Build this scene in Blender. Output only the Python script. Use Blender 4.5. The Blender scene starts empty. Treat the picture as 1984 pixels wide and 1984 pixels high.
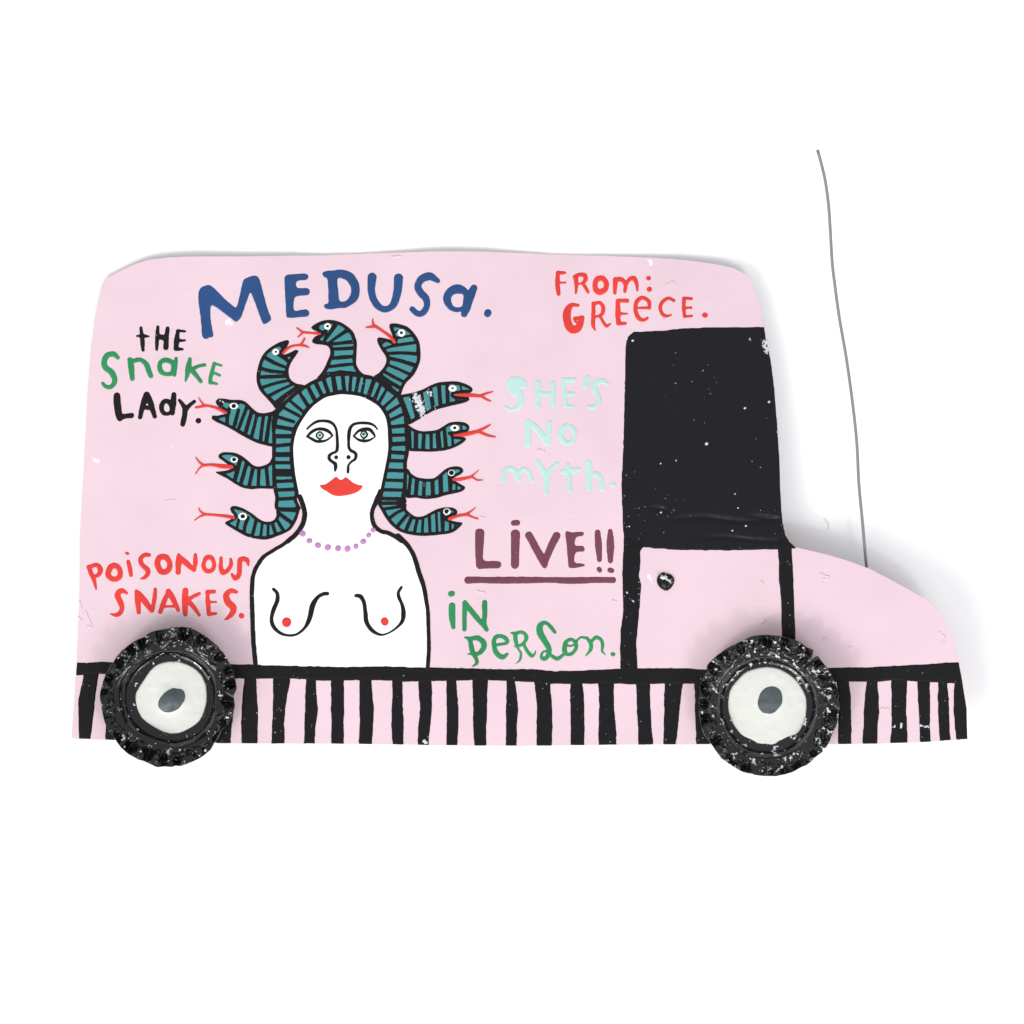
import bpy, math, random
import numpy as np
random.seed(7)
rad = math.radians

# ------------------------------------------------------------------ camera, light, exposure
S = 1.1e-4            # metres per pixel of the 1984 px photograph, on the table
DIST = 0.80           # camera height above the table
scene = bpy.context.scene
COL = scene.collection
cam_d = bpy.data.cameras.new("camera"); cam = bpy.data.objects.new("camera", cam_d); COL.objects.link(cam)
cam.location = (0, 0, DIST); cam_d.sensor_width = 36; cam_d.sensor_height = 36; cam_d.sensor_fit = 'HORIZONTAL'
cam_d.lens = 36 * DIST / (1984 * S)
cam_d.clip_start = 0.01; cam_d.clip_end = 50
scene.camera = cam
w = bpy.data.worlds.new("World"); scene.world = w; w.use_nodes = True
w.node_tree.nodes["Background"].inputs[0].default_value = (0.96, 0.98, 1.0, 1)
w.node_tree.nodes["Background"].inputs[1].default_value = 0.80
def area(name, loc, size, power, col=(1, 1, 1), target=(0, 0, 0)):
    d = bpy.data.lights.new(name, 'AREA'); d.shape = 'DISK'; d.size = size; d.energy = power; d.color = col
    o = bpy.data.objects.new(name, d); COL.objects.link(o); o.location = loc
    import mathutils
    v = mathutils.Vector(target) - mathutils.Vector(loc)
    o.rotation_euler = v.to_track_quat('-Z', 'Y').to_euler()
    return o
area("key_softbox", (-0.90, -0.95, 1.06), 1.0, 12.8, (1.0, 0.99, 0.975))
area("fill_softbox", (0.72, -0.95, 1.15), 0.9, 7.4, (0.985, 0.99, 1.0))
area("key_glint_lamp", (-0.86, -0.905, 1.0), 0.17, 4.6, (1.0, 0.99, 0.98))  # small lamp added to put sharp glints on the caps
area("fill_glint_lamp", (0.69, -0.91, 1.10), 0.16, 3.0, (0.99, 0.99, 1.0))  # matching small lamp added for glints from the right
vs = scene.view_settings
vs.view_transform = 'Standard'; vs.look = 'None'; vs.exposure = 0.0; vs.gamma = 1.0

# ------------------------------------------------------------------ materials
def lin(c):
    return tuple(((x / 255) / 12.92 if x / 255 <= 0.04045 else ((x / 255 + 0.055) / 1.055) ** 2.4) for x in c)
def mat(name, albedo, rough=0.4, kind='paint', spec=0.5, streak=0.0, specks=0.0, bump=0.15, metallic=0.0, coat=0.0, chips_glints=0.0, speck_col=(0.6, 0.6, 0.62)):
    m = bpy.data.materials.new(name); m.use_nodes = True
    nt = m.node_tree; N = nt.nodes; L = nt.links
    b = N["Principled BSDF"]
    b.inputs["Roughness"].default_value = rough
    b.inputs["Specular IOR Level"].default_value = spec
    b.inputs["Metallic"].default_value = metallic
    b.inputs["Coat Weight"].default_value = coat
    tc = N.new("ShaderNodeTexCoord")
    col = N.new("ShaderNodeRGB"); col.outputs[0].default_value = (*albedo, 1)
    out = col.outputs[0]
    # mild pigment unevenness
    n1 = N.new("ShaderNodeTexNoise"); n1.inputs["Scale"].default_value = 70; n1.inputs["Detail"].default_value = 4
    L.new(tc.outputs["Object"], n1.inputs["Vector"])
    mx = N.new("ShaderNodeMix"); mx.data_type = 'RGBA'; mx.blend_type = 'MULTIPLY'
    mr = N.new("ShaderNodeMapRange"); mr.inputs[1].default_value = .3; mr.inputs[2].default_value = .7
    mr.inputs[3].default_value = 1 - streak * .5; mr.inputs[4].default_value = 1 + streak * .15
    L.new(n1.outputs["Fac"], mr.inputs[0])
    mx.inputs[0].default_value = 1
    L.new(out, mx.inputs[6]); L.new(mr.outputs[0], mx.inputs[7]); out = mx.outputs[2]
    if specks > 0:
        vo = N.new("ShaderNodeTexVoronoi"); vo.inputs["Scale"].default_value = 2300
        n2 = N.new("ShaderNodeTexNoise"); n2.inputs["Scale"].default_value = 55; n2.inputs["Detail"].default_value = 3
        L.new(tc.outputs["Object"], vo.inputs["Vector"]); L.new(tc.outputs["Object"], n2.inputs["Vector"])
        # per-cell random picks which cells carry a dust speck; the distance gives it a round shape
        sx = N.new("ShaderNodeSeparateColor"); L.new(vo.outputs["Color"], sx.inputs[0])
        add = N.new("ShaderNodeMath"); add.operation = 'ADD'; L.new(sx.outputs[0], add.inputs[0])
        sc = N.new("ShaderNodeMath"); sc.operation = 'MULTIPLY'; sc.inputs[1].default_value = .35; L.new(n2.outputs["Fac"], sc.inputs[0]); L.new(sc.outputs[0], add.inputs[1])
        gt = N.new("ShaderNodeMath"); gt.operation = 'GREATER_THAN'; gt.inputs[1].default_value = 1.19 - specks * .17; L.new(add.outputs[0], gt.inputs[0])
        rs = N.new("ShaderNodeMath"); rs.operation = 'MULTIPLY'; rs.inputs[1].default_value = .42; L.new(sx.outputs[1], rs.inputs[0])
        lt = N.new("ShaderNodeMath"); lt.operation = 'LESS_THAN'; L.new(vo.outputs["Distance"], lt.inputs[0]); L.new(rs.outputs[0], lt.inputs[1])
        an = N.new("ShaderNodeMath"); an.operation = 'MULTIPLY'; L.new(gt.outputs[0], an.inputs[0]); L.new(lt.outputs[0], an.inputs[1])
        mz = N.new("ShaderNodeMath"); mz.operation = 'MULTIPLY'; L.new(an.outputs[0], mz.inputs[0]); hf = N.new('ShaderNodeMath'); hf.operation = 'MULTIPLY'; hf.inputs[1].default_value = .5; L.new(sx.outputs[2], hf.inputs[0]); L.new(hf.outputs[0], mz.inputs[1])
        m2 = N.new("ShaderNodeMix"); m2.data_type = 'RGBA'; m2.inputs[7].default_value = (*speck_col, 1)
        L.new(mz.outputs[0], m2.inputs[0]); L.new(out, m2.inputs[6]); out = m2.outputs[2]
    if chips_glints > 0:  # pale blotches: lacquer worn to metal, plus glints painted into the colour
        nc = N.new("ShaderNodeTexNoise"); nc.inputs["Scale"].default_value = 640; nc.inputs["Detail"].default_value = 3; nc.inputs["Roughness"].default_value = .6
        L.new(tc.outputs["Object"], nc.inputs["Vector"])
        rc = N.new("ShaderNodeMapRange"); rc.inputs[1].default_value = .70 - chips_glints*.1; rc.inputs[2].default_value = .73 - chips_glints*.1
        L.new(nc.outputs["Fac"], rc.inputs[0])
        mc = N.new("ShaderNodeMix"); mc.data_type = 'RGBA'; mc.inputs[7].default_value = (.62, .62, .64, 1)
        L.new(rc.outputs[0], mc.inputs[0]); L.new(out, mc.inputs[6]); out = mc.outputs[2]
    L.new(out, b.inputs["Base Color"])
    # brush strokes and orange peel
    mp = N.new("ShaderNodeMapping"); mp.inputs["Scale"].default_value = (60, 700, 60) if kind == 'brushed' else ((260, 330, 260) if kind == 'paint' else (165, 165, 165))
    n3 = N.new("ShaderNodeTexNoise"); n3.inputs["Scale"].default_value = 1.0; n3.inputs["Detail"].default_value = 5; n3.inputs["Roughness"].default_value = .55
    L.new(tc.outputs["Object"], mp.inputs[0]); L.new(mp.outputs[0], n3.inputs["Vector"])
    bp = N.new("ShaderNodeBump"); bp.inputs["Strength"].default_value = bump; bp.inputs["Distance"].default_value = 0.0006
    L.new(n3.outputs["Fac"], bp.inputs["Height"])
    nout = bp.outputs[0]
    if kind == 'brushed':
        n4 = N.new("ShaderNodeTexNoise"); n4.inputs["Scale"].default_value = 120; n4.inputs["Detail"].default_value = 6; n4.inputs["Roughness"].default_value = .7
        L.new(tc.outputs["Object"], n4.inputs["Vector"])
        r4 = N.new("ShaderNodeMapRange"); r4.inputs[1].default_value = .60; r4.inputs[2].default_value = .72
        L.new(n4.outputs["Fac"], r4.inputs[0])
        b2 = N.new("ShaderNodeBump"); b2.inputs["Strength"].default_value = .35; b2.inputs["Distance"].default_value = 0.00012
        L.new(r4.outputs[0], b2.inputs["Height"]); L.new(nout, b2.inputs["Normal"]); nout = b2.outputs[0]
    L.new(nout, b.inputs["Normal"])
    return m
M = {}
M['pink'] = mat("pink_enamel", (0.684, 0.508, 0.566), .42, 'brushed', streak=.11, bump=.065, specks=.12, speck_col=(.62, .5, .55))
M['black'] = mat("black_enamel", (0.0065, 0.006, 0.007), .30, spec=.17, specks=.38, bump=.32)
M['window'] = mat("black_window_enamel", (0.0080, 0.0075, 0.0100), .34, spec=.17, specks=.22, bump=.16)
M['line'] = mat("black_line_enamel", (0.0085, 0.0070, 0.0085), .36, spec=.15, specks=.3, bump=.16)
M['blue'] = mat("blue_enamel", (0.014, 0.058, 0.180), .38, spec=.3, streak=.35, specks=.12)
M['red'] = mat("red_enamel", (0.66, 0.038, 0.028), .42, spec=.3, streak=.3)
M['green'] = mat("green_enamel", (0.018, 0.25, 0.084), .38, spec=.35, streak=.55, specks=.12, speck_col=(.6, .8, .6))
M['mint'] = mat("pale_mint_enamel", (0.43, 0.63, 0.60), .4, streak=.12)
M['maroon'] = mat("maroon_enamel", (0.145, 0.040, 0.064), .42, spec=.3, streak=.3, specks=.12)
M['teal'] = mat("teal_enamel", (0.048, 0.24, 0.255), .4, spec=.3, streak=.25, specks=.1)
M['white'] = mat("white_enamel", (0.86, 0.86, 0.84), .38, streak=.04, bump=.08)
M['hub'] = mat("offwhite_hub_enamel", (0.65, 0.65, 0.61), .4, streak=.12, bump=.1)
M['purple'] = mat("lilac_enamel", (0.46, 0.19, 0.43), .4, streak=.2)
M['iris'] = mat("pale_iris_enamel", (0.42, 0.63, 0.60), .4)
M['irisd'] = mat("dark_iris_enamel", (0.015, 0.09, 0.09), .4)
M['grey'] = mat("blue_grey_enamel", (0.058, 0.072, 0.080), .45, streak=.3, bump=.15)
M['cap'] = mat("black_lacquered_crown", (0.003, 0.003, 0.0035), .085, 'crumpled', spec=.46, specks=.3, bump=.6, chips_glints=.52)
M['cap2'] = mat("black_lacquered_crown_chips_glints", (0.004, 0.004, 0.0045), .10, 'crumpled', spec=.5, specks=.35, bump=.65, chips_glints=.82)  # more blotches here, both worn lacquer and painted glints
M['chip'] = mat("bare_scuff", (0.60, 0.61, 0.63), .5, streak=.3, bump=.5)
M['wire'] = mat("grey_steel_wire", (0.19, 0.19, 0.2), .5, metallic=.0, bump=.1)
M['pale'] = mat("pale_scraped_enamel", (0.86, 0.78, 0.81), .5, bump=.3)
M['back'] = mat("white_backdrop_paper", (0.90, 0.90, 0.90), .75, spec=.25, streak=.0, bump=.03, specks=.02, speck_col=(.75, .75, .75))

# ------------------------------------------------------------------ helpers: mapping, distance fields
def world(u, v, z):
    f = S * (DIST - z) / DIST
    return (u - 992) * f, (992 - v) * f, z
def hermite(xs, ys, x):
    xs = np.asarray(xs, float); ys = np.asarray(ys, float)
    m = np.gradient(ys, xs, axis=0)
    x = np.clip(x, xs[0], xs[-1]); i = np.clip(np.searchsorted(xs, x) - 1, 0, len(xs) - 2)
    h = xs[i + 1] - xs[i]; t = (x - xs[i]) / h
    return (2*t**3-3*t*t+1)*ys[i] + (t**3-2*t*t+t)*h*m[i] + (-2*t**3+3*t*t)*ys[i+1] + (t**3-t*t)*h*m[i+1]
ZU = [130, 330, 520, 700, 870, 1100, 1250, 1400, 1600, 1880]
ZV = [480, 800, 1100, 1440]
ZT = np.array([[.55, 1.6, 1.25, .55, 1.3, .45, 1.0, 2.0, 3.6, 5.0],
               [.65, .85, .85, .75, .85, 1.0, 1.6, 3.2, 6.0, 7.6],
               [.80, .80, .80, .90, 1.1, 1.7, 2.9, 5.0, 8.0, 9.4],
               [.80, .80, .80, .90, 1.2, 1.9, 3.1, 5.0, 7.4, 8.4]])
def zb(u, v):
    """height in metres of the upper face of the bent tin sheet"""
    u = np.asarray(u, float); v = np.asarray(v, float)
    rows = [hermite(ZU, ZT[k], u) for k in range(4)]
    vv = np.clip(v, ZV[0], ZV[-1]); out = np.zeros_like(u)
    m = [(rows[1]-rows[0])/(ZV[1]-ZV[0])] + [(rows[k+1]-rows[k-1])/(ZV[k+1]-ZV[k-1]) for k in (1, 2)] + [(rows[3]-rows[2])/(ZV[3]-ZV[2])]
    for k in range(3):
        h = ZV[k+1]-ZV[k]; t = (vv-ZV[k])/h; s = (t >= 0) & ((t < 1) | (k == 2))
        val = (2*t**3-3*t*t+1)*rows[k] + (t**3-2*t*t+t)*h*m[k] + (-2*t**3+3*t*t)*rows[k+1] + (t**3-t*t)*h*m[k+1]
        out = np.where(s, val, out)
    # two shallow creases below the window, and a bend where the hood starts
    for (cx, cy, L_, wd, a) in ((1400, 1006, 95, 4.5, -.42), (1440, 1044, 75, 4, -.3), (1275, 985, 14, 4, -.35), (1480, 1003, 30, 5, -.35)):
        yy = v - cy - 4*np.sin((u-cx)/30.0)
        out = out + a*np.exp(-(yy/wd)**2)*np.exp(-((u-cx)/L_)**4)
    return out * 1e-3
_rng = np.random.RandomState(3)
_NG = _rng.rand(256, 256)
def vnoise(x, y, seed=0):
    x = np.asarray(x, float) + seed*37.1; y = np.asarray(y, float) + seed*11.7
    xi = np.floor(x).astype(int); yi = np.floor(y).astype(int); fx = x-xi; fy = y-yi
    fx = fx*fx*(3-2*fx); fy = fy*fy*(3-2*fy)
    g = lambda a, b: _NG[a % 256, b % 256]
    return (g(xi, yi)*(1-fx)+g(xi+1, yi)*fx)*(1-fy) + (g(xi, yi+1)*(1-fx)+g(xi+1, yi+1)*fx)*fy - .5
def catmull(P, closed=False, spacing=3.0):
    P = np.asarray(P, float); n = len(P); out = []
    if n < 3 and not closed: 
        return P
    for i in range(n if closed else n-1):
        p0 = P[(i-1) % n] if (closed or i > 0) else P[i]*2-P[i+1]
        p1 = P[i]; p2 = P[(i+1) % n]
        p3 = P[(i+2) % n] if (closed or i+2 < n) else P[(i+1) % n]*2-P[i]
        k = max(1, min(14, int(np.hypot(*(p2-p1)[:2])/spacing)))
        for j in range(k):
            t = j/k
            out.append(.5*((2*p1)+(-p0+p2)*t+(2*p0-5*p1+4*p2-p3)*t*t+(-p0+3*p1-3*p2+p3)*t**3))
    if not closed: out.append(P[-1])
    return np.array(out)
def T(x0, y0, k):
    """a frame of traced coordinates: origin in the photograph and pixels per unit"""
    return (x0, y0, k)
def cv(t, flat, n):
    a = np.array(flat, float).reshape(-1, n).copy(); a[:, :2] *= t[2]; a[:, 0] += t[0]; a[:, 1] += t[1]
    if n == 3: a[:, 2] *= t[2]
    return a
def Sk(*f): return ('s', f, False)
def Cl(*f): return ('s', f, True)
def Po(*f): return ('p', f, True)
def Pl(*f): return ('p', f, False)
def Hole(*f): return ('h', f, True)
def field_stroke(P, U, V):
    d = np.full(U.shape, 1e9)
    if len(P) == 1: return np.hypot(U-P[0, 0], V-P[0, 1]) - P[0, 2]/2
    for a, b in zip(P[:-1], P[1:]):
        dx, dy = b[0]-a[0], b[1]-a[1]; L2 = dx*dx+dy*dy+1e-9
        t = np.clip(((U-a[0])*dx+(V-a[1])*dy)/L2, 0, 1)
        np.minimum(d, np.hypot(U-a[0]-t*dx, V-a[1]-t*dy) - (a[2]+(b[2]-a[2])*t)/2, out=d)
    return d
def field_poly(P, U, V):
    d = np.full(U.shape, 1e9); ins = np.zeros(U.shape, bool)
    for a, b in zip(P, np.roll(P, -1, 0)):
        dx, dy = b[0]-a[0], b[1]-a[1]; L2 = dx*dx+dy*dy+1e-9
        t = np.clip(((U-a[0])*dx+(V-a[1])*dy)/L2, 0, 1)
        np.minimum(d, np.hypot(U-a[0]-t*dx, V-a[1]-t*dy), out=d)
        if a[1] != b[1]:
            c = ((a[1] > V) != (b[1] > V)) & (U < dx*(V-a[1])/dy+a[0]); ins ^= c
    return np.where(ins, -d, d)
def smin(a, b, k):
    h = np.clip(.5+.5*(b-a)/k, 0, 1); return b*(1-h)+a*h-k*h*(1-h)
def prep(t, prims):
    out = []
    for kind, f, closed in prims:
        if kind == 's':
            P = cv(t, f, 3)
            P = catmull(P, closed) if len(P) > 2 else P
            if closed: P = np.vstack([P, P[:1]])
            P[:, 2] = np.maximum(P[:, 2], .6)
            out.append(('s', P))
        else:
            P = cv(t, f, 2); out.append((kind, catmull(P, True) if closed else P))
    return out
def bbox(pr, pad=4):
    lo = np.array([1e9, 1e9]); hi = -lo
    for k, P in pr:
        if k == 'h': continue
        r = P[:, 2].max()/2 if k == 's' else 0
        lo = np.minimum(lo, P[:, :2].min(0)-r); hi = np.maximum(hi, P[:, :2].max(0)+r)
    return lo-pad, hi+pad
def shape_field(pr, U, V, k=2.0, wob=.5, seed=0):
    d = None
    for kind, P in pr:
        if kind == 'h': continue
        e = field_stroke(P, U, V) if kind == 's' else field_poly(P, U, V)
        d = e if d is None else smin(d, e, k)
    for kind, P in pr:
        if kind == 'h': d = np.maximum(d, -field_poly(P, U, V))
    if wob: d = d + wob*(vnoise(U/9.0, V/9.0, seed)*1.5 + vnoise(U/3.7, V/3.7, seed+5)*.8)
    return d
def iso(lo, hi, step, fn):
    """marching triangles: vertices (u, v, d), triangles, boundary segments of the region d < 0"""
    nu = int(math.ceil((hi[0]-lo[0])/step))+1; nv = int(math.ceil((hi[1]-lo[1])/step))+1
    us = lo[0]+np.arange(nu)*step; vv = lo[1]+np.arange(nv)*step
    U, V = np.meshgrid(us, vv); D = fn(U, V)
    D = np.where(np.abs(D) < step*.04, -step*.04, D)
    D[0, :] = np.maximum(D[0, :], .1); D[-1, :] = np.maximum(D[-1, :], .1); D[:, 0] = np.maximum(D[:, 0], .1); D[:, -1] = np.maximum(D[:, -1], .1)
    idx = np.arange(nu*nv).reshape(nv, nu); Uf, Vf, Df = U.ravel(), V.ravel(), D.ravel()
    a = idx[:-1, :-1].ravel(); b = idx[:-1, 1:].ravel(); c = idx[1:, 1:].ravel(); e = idx[1:, :-1].ravel()
    tri = np.vstack([np.c_[a, b, c], np.c_[a, c, e]])
    ins = Df[tri] < 0; n = ins.sum(1)
    full = tri[n == 3]
    key = {}; ex = []
    def cross(p, q):
        lo_, hi_ = (p, q) if p < q else (q, p)
        kk = (lo_, hi_)
        r = key.get(kk)
        if r is None:
            r = key[kk] = nu*nv+len(ex); t = Df[lo_]/(Df[lo_]-Df[hi_])
            ex.append((Uf[lo_]+(Uf[hi_]-Uf[lo_])*t, Vf[lo_]+(Vf[hi_]-Vf[lo_])*t, 0.0))
        return r
    cut = []; seg = []
    for tr, s, k in zip(tri[(n > 0) & (n < 3)].tolist(), ins[(n > 0) & (n < 3)].tolist(), n[(n > 0) & (n < 3)].tolist()):
        if k == 1:
            i = s.index(True); p, q, r = tr[i], tr[(i+1) % 3], tr[(i+2) % 3]
            x, y = cross(p, q), cross(p, r); cut.append((p, x, y)); seg.append((x, y))
        else:
            i = s.index(False); p, q, r = tr[i], tr[(i+1) % 3], tr[(i+2) % 3]
            x, y = cross(p, q), cross(p, r); cut.append((x, q, r)); cut.append((x, r, y)); seg.append((y, x))
    allv = np.vstack([np.c_[Uf, Vf, Df], np.array(ex).reshape(-1, 3)])
    tris = np.vstack([full, np.array(cut, int).reshape(-1, 3)])
    used = np.unique(tris); remap = -np.ones(len(allv), int); remap[used] = np.arange(len(used))
    tris = remap[tris]; seg = remap[np.array(seg, int).reshape(-1, 2)]
    return allv[used], tris, seg
def mesh_obj(name, co, faces, m, parent, smooth=True):
    me = bpy.data.meshes.new(name)
    if isinstance(faces, np.ndarray) and faces.ndim == 2:
        nF, k = faces.shape
        me.vertices.add(len(co)); me.vertices.foreach_set("co", np.asarray(co, np.float32).ravel())
        me.loops.add(nF*k); me.loops.foreach_set("vertex_index", faces.astype(np.int32).ravel())
        me.polygons.add(nF); me.polygons.foreach_set("loop_start", np.arange(nF, dtype=np.int32)*k)
        me.update(calc_edges=True)
    else:
        me.from_pydata([tuple(c) for c in co], [], [tuple(f) for f in faces]); me.update()
    me.polygons.foreach_set("use_smooth", np.full(len(me.polygons), smooth))
    me.validate(); me.materials.append(m)
    o = bpy.data.objects.new(name, me); COL.objects.link(o)
    if parent is not None: o.parent = parent
    return o
def up(co, tris):
    a, b, c = co[tris[:, 0]], co[tris[:, 1]], co[tris[:, 2]]
    s = (b[:, 0]-a[:, 0])*(c[:, 1]-a[:, 1])-(b[:, 1]-a[:, 1])*(c[:, 0]-a[:, 0])
    t = tris.copy(); f = s < 0; t[f] = t[f][:, ::-1]; return t[np.abs(s) > 1e-14]
def paint(name, fn, lo, hi, m, parent, H=.12, wd=3.0, step=1.5, base=zb, low=-.02, seed=0, nz=.5):
    """a layer of enamel: the region d < 0 raised with a rounded edge"""
    v, tris, seg = iso(lo, hi, step, fn)
    d = np.clip(-v[:, 2]/wd, 0, 1)
    h = H*np.sqrt(1-(1-d)**2)*(1+nz*vnoise(v[:, 0]/11, v[:, 1]/11, seed+2)) + low
    x, y, z = world(v[:, 0], v[:, 1], base(v[:, 0], v[:, 1])+h*1e-3)
    co = np.c_[x, y, z]
    return mesh_obj(name, co, up(co, tris), m, parent)
_seed = [0]
def draw(name, t, prims, m, parent, **kw):
    _seed[0] += 1; s = _seed[0]
    if parent is not None and 'low' not in kw and (parent.name.startswith('painted_woman') or parent.name.startswith('snake')): kw['low'] = .03
    pr = prep(t, prims); lo, hi = bbox(pr)
    k = kw.pop('k', 2.0); wob = kw.pop('wob', .5); clip = kw.pop('clip', None); dil = kw.pop('dil', None)
    if dil is None: dil = .45 if kw.get('low') == .03 else .25
    def fn(U, V):
        d = shape_field(pr, U, V, k, wob, s)-dil
        return d if clip is None else np.maximum(d, clip(U, V))
    return paint(name, fn, lo, hi, m, parent, seed=s, **kw)

# ------------------------------------------------------------------ backdrop
back = mesh_obj("backdrop", [(-3, -3, 0), (3, -3, 0), (3, 3, 0), (-3, 3, 0)], [(0, 1, 2, 3)], M['back'], None, False)
back['kind'] = 'structure'

# ------------------------------------------------------------------ the van
van = bpy.data.objects.new("toy_van", None); COL.objects.link(van); van.empty_display_size = .02
van['label'] = "pink hand-painted tin van with black bottle cap wheels and wire aerial on white"
van['category'] = "toy van"
PX = T(0, 0, 1)
SIL = np.array([(179,659),(184,615),(192,576.5),(198,553),(205,539),(220.6,531),(241,521),(264.6,510.5),(290.5,502.7),(324,499),(363,497),(466.5,496.7),(570,495),
 (630,494.6),(700,491.6),(781,489),(859,486.6),(936.5,487.4),(1014,490.5),(1100,494),(1153.5,495),(1257,499),(1310,502),(1355,507),(1390,512.5),(1420,519),(1448.6,533),(1454,537),
 (1464,564),(1474.5,595),(1481,633),(1484,655.6),(1493,693.7),(1499.4,742),(1504.5,800),(1508,851),(1511,901.6),(1513,965),(1515.5,1000),(1517,1013),(1522,1036),(1530,1050),(1541,1060),
 (1598,1073.5),(1639,1085),(1683,1101),(1730.5,1126),(1776,1151),(1796.6,1162),(1812,1177),(1826,1194),(1842,1225),(1853.5,1259),(1858,1284),(1865,1323),(1873,1373),(1874.5,1432),
 (1790,1438),(1700,1441),(1620,1442),(1400,1442),(1200,1443),(1040,1445),(900,1444.5),(650,1441),(440,1440.5),(300,1436),(205,1433.5),(138.8,1431),(142,1390),(147,1308),(149,1283),(150,1250),(154,1163),
 (155,1038.7),(162,914),(168,790),(176.7,665.7)])
def sil_f(U, V): return field_poly(SIL, U, V) + .5*vnoise(U/14, V/14, 1) + .25*vnoise(U/5, V/5, 2)
v, tris, seg = iso((128, 476), (1886, 1456), 3.5, sil_f)
TH = .45e-3
top = np.c_[world(v[:, 0], v[:, 1], zb(v[:, 0], v[:, 1]))]
bot = top.copy(); bot[:, 2] -= TH
tt = up(top, tris); n = len(top)
walls = 2*n+np.vstack([np.c_[seg[:, 0], seg[:, 1], seg[:, 1]+n], np.c_[seg[:, 0], seg[:, 1]+n, seg[:, 0]+n]])
body = mesh_obj("body", np.vstack([top, bot, top, bot]), np.vstack([tt, tt[:, ::-1]+n, walls]), M['pink'], van)
e = body.data
# hard edge between the faces of the sheet and its cut rim
pf = np.ones(len(e.polygons), bool); pf[len(tt)*2:] = False
e.polygons.foreach_set("use_smooth", pf)
def inside(U, V): return sil_f(U, V) + .1

# ---- windows, pillars, sill and skirt stripes
W = T(1190, 610, .25360)
draw("window", W, [Pl(85,300, 92,200, 105,165, 150,128, 220,126, 300,124, 400,118, 500,105, 700,98, 900,95, 1145,92, 1300,92, 1300,1400, 1330,1700, 1400,1780, 1330,1790, 1250,1792, 900,1800, 500,1797, 225,1778, 195,1800, 75,1800, 75,1740, 65,1600, 55,1300, 70,1000, 75,800, 82,500)],
     M['window'], van, clip=inside, step=2.5, H=.10, wob=.8)
P5 = T(1190, 1030, .19151)
draw("door_pillar", P5, [Pl(97,60, 98,130, 82,400, 92,800, 65,1000, 60,1200, 65,1440, 240,1440, 222,1150, 240,950, 262,700, 275,540, 250,450, 268,300, 262,200, 285,165, 285,60)], M['black'], van, H=.16, step=2)
draw("door_pillar", P5, [Pl(1640,60, 1655,180, 1665,300, 1668,500, 1690,700, 1695,1050, 1700,1400, 1850,1400, 1835,1100, 1820,700, 1810,400, 1795,180, 1800,150, 1840,140, 1760,60)], M['black'], van, clip=inside, H=.16, step=2)
draw("sill_bar", PX, [Pl(130,1284.2, 168,1284, 196,1282.6, 216,1283, 453,1287, 492,1287.6, 556.5,1289.4, 657,1292, 745,1291, 828,1293, 940,1296, 965,1296.7, 1029,1296.7, 1076,1300.5, 1133,1299, 1200,1296, 1262,1294.6, 1330,1295, 1366,1297,
  1600,1294, 1633,1293, 1691,1292.7, 1737,1290, 1782,1288, 1835,1284, 1857.6,1282.6, 1890,1282, 1890,1330, 1849,1324, 1801,1322, 1757,1319, 1726,1318, 1699,1321, 1645,1321, 1621,1322, 1345,1325, 1262,1325, 1226,1326, 1190,1324, 1066,1325,
  1034.6,1322, 998,1320, 946.6,1318, 900,1318, 864,1319, 781.6,1321, 758,1318.7, 719.5,1318, 665,1318, 642,1319, 613,1318, 561.6,1314.5, 497,1315, 455.5,1314.5, 205.5,1305, 191,1306, 147.6,1308.5, 130,1308)],
     M['black'], van, clip=inside, H=.17, step=2, wob=.9)
STR = []
STR.append([(161,1306),(161,1312),(155.4,1338),(151,1364),(152,1395),(153.8,1440),(174,1440),(179.7,1400),(182.8,1369),(186,1338),(191.6,1308),(192,1303)])
STR.append([(205,1306),(205,1405),(204,1442),(238,1442),(238,1306)])
STR.append([(420,1306),(417,1445),(446,1445),(449,1409),(452.5,1378),(450,1306)])
def three(x0, k, yT, yM, yB, r): 
    (a, b), (c, d), (e_, f) = r
    l = [x0+a*k, x0+c*k, x0+e_*k]; q = [x0+b*k, x0+d*k, x0+f*k]
    j = lambda: random.uniform(-1.2, 1.2)
    return [(l[0], yT-8), (l[0], yT+4), (l[0]*.5+l[1]*.5+j(), (yT+yM)/2), (l[1], yM), (l[1]*.5+l[2]*.5+j(), (yM+yB)/2), (l[2], yB), (l[2], yB+10),
            (q[2], yB+10), (q[2], yB), (q[1]*.5+q[2]*.5+j(), (yM+yB)/2), (q[1], yM), (q[0]*.5+q[1]*.5+j(), (yT+yM)/2), (q[0], yT+4), (q[0], yT-8)]
for r in (((128,222),(108,232),(108,228)), ((345,470),(342,435),(333,430)), ((592,665),(585,680),(575,655)), ((778,875),(778,878),(778,873)), ((990,1080),(990,1098),(986,1086)),
          ((1235,1312),(1232,1318),(1237,1320)), ((1433,1530),(1445,1533),(1427,1510)), ((1643,1717),(1645,1733),(1640,1725))):
    STR.append(three(440, .2588, 1316, 1374, 1438, r))
for r in (((57,175),(65,170),(72,163)), ((315,380),(310,400),(310,390)), ((523,640),(543,655),(538,655)), ((793,883),(793,897),(795,898)), ((1000,1120),(1008,1120),(1003,1137)),
          ((1285,1390),(1290,1393),(1300,1413)), ((1500,1637),(1495,1610),(1487,1585)), ((1718,1790),(1725,1810),(1735,1835))):
    STR.append(three(900, .2588, 1318, 1374, 1438, r))
for r in (((130,275),(148,295),(143,298)), ((475,605),(445,625),(432,603)), ((762,950),(768,940),(755,955)), ((1070,1215),(1085,1222),(1105,1228)), ((1315,1420),(1315,1443),(1335,1460)), ((1507,1600),(1493,1670),(1530,1690))):
    STR.append(three(1600, .16563, 1321, 1376, 1436, r))
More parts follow.
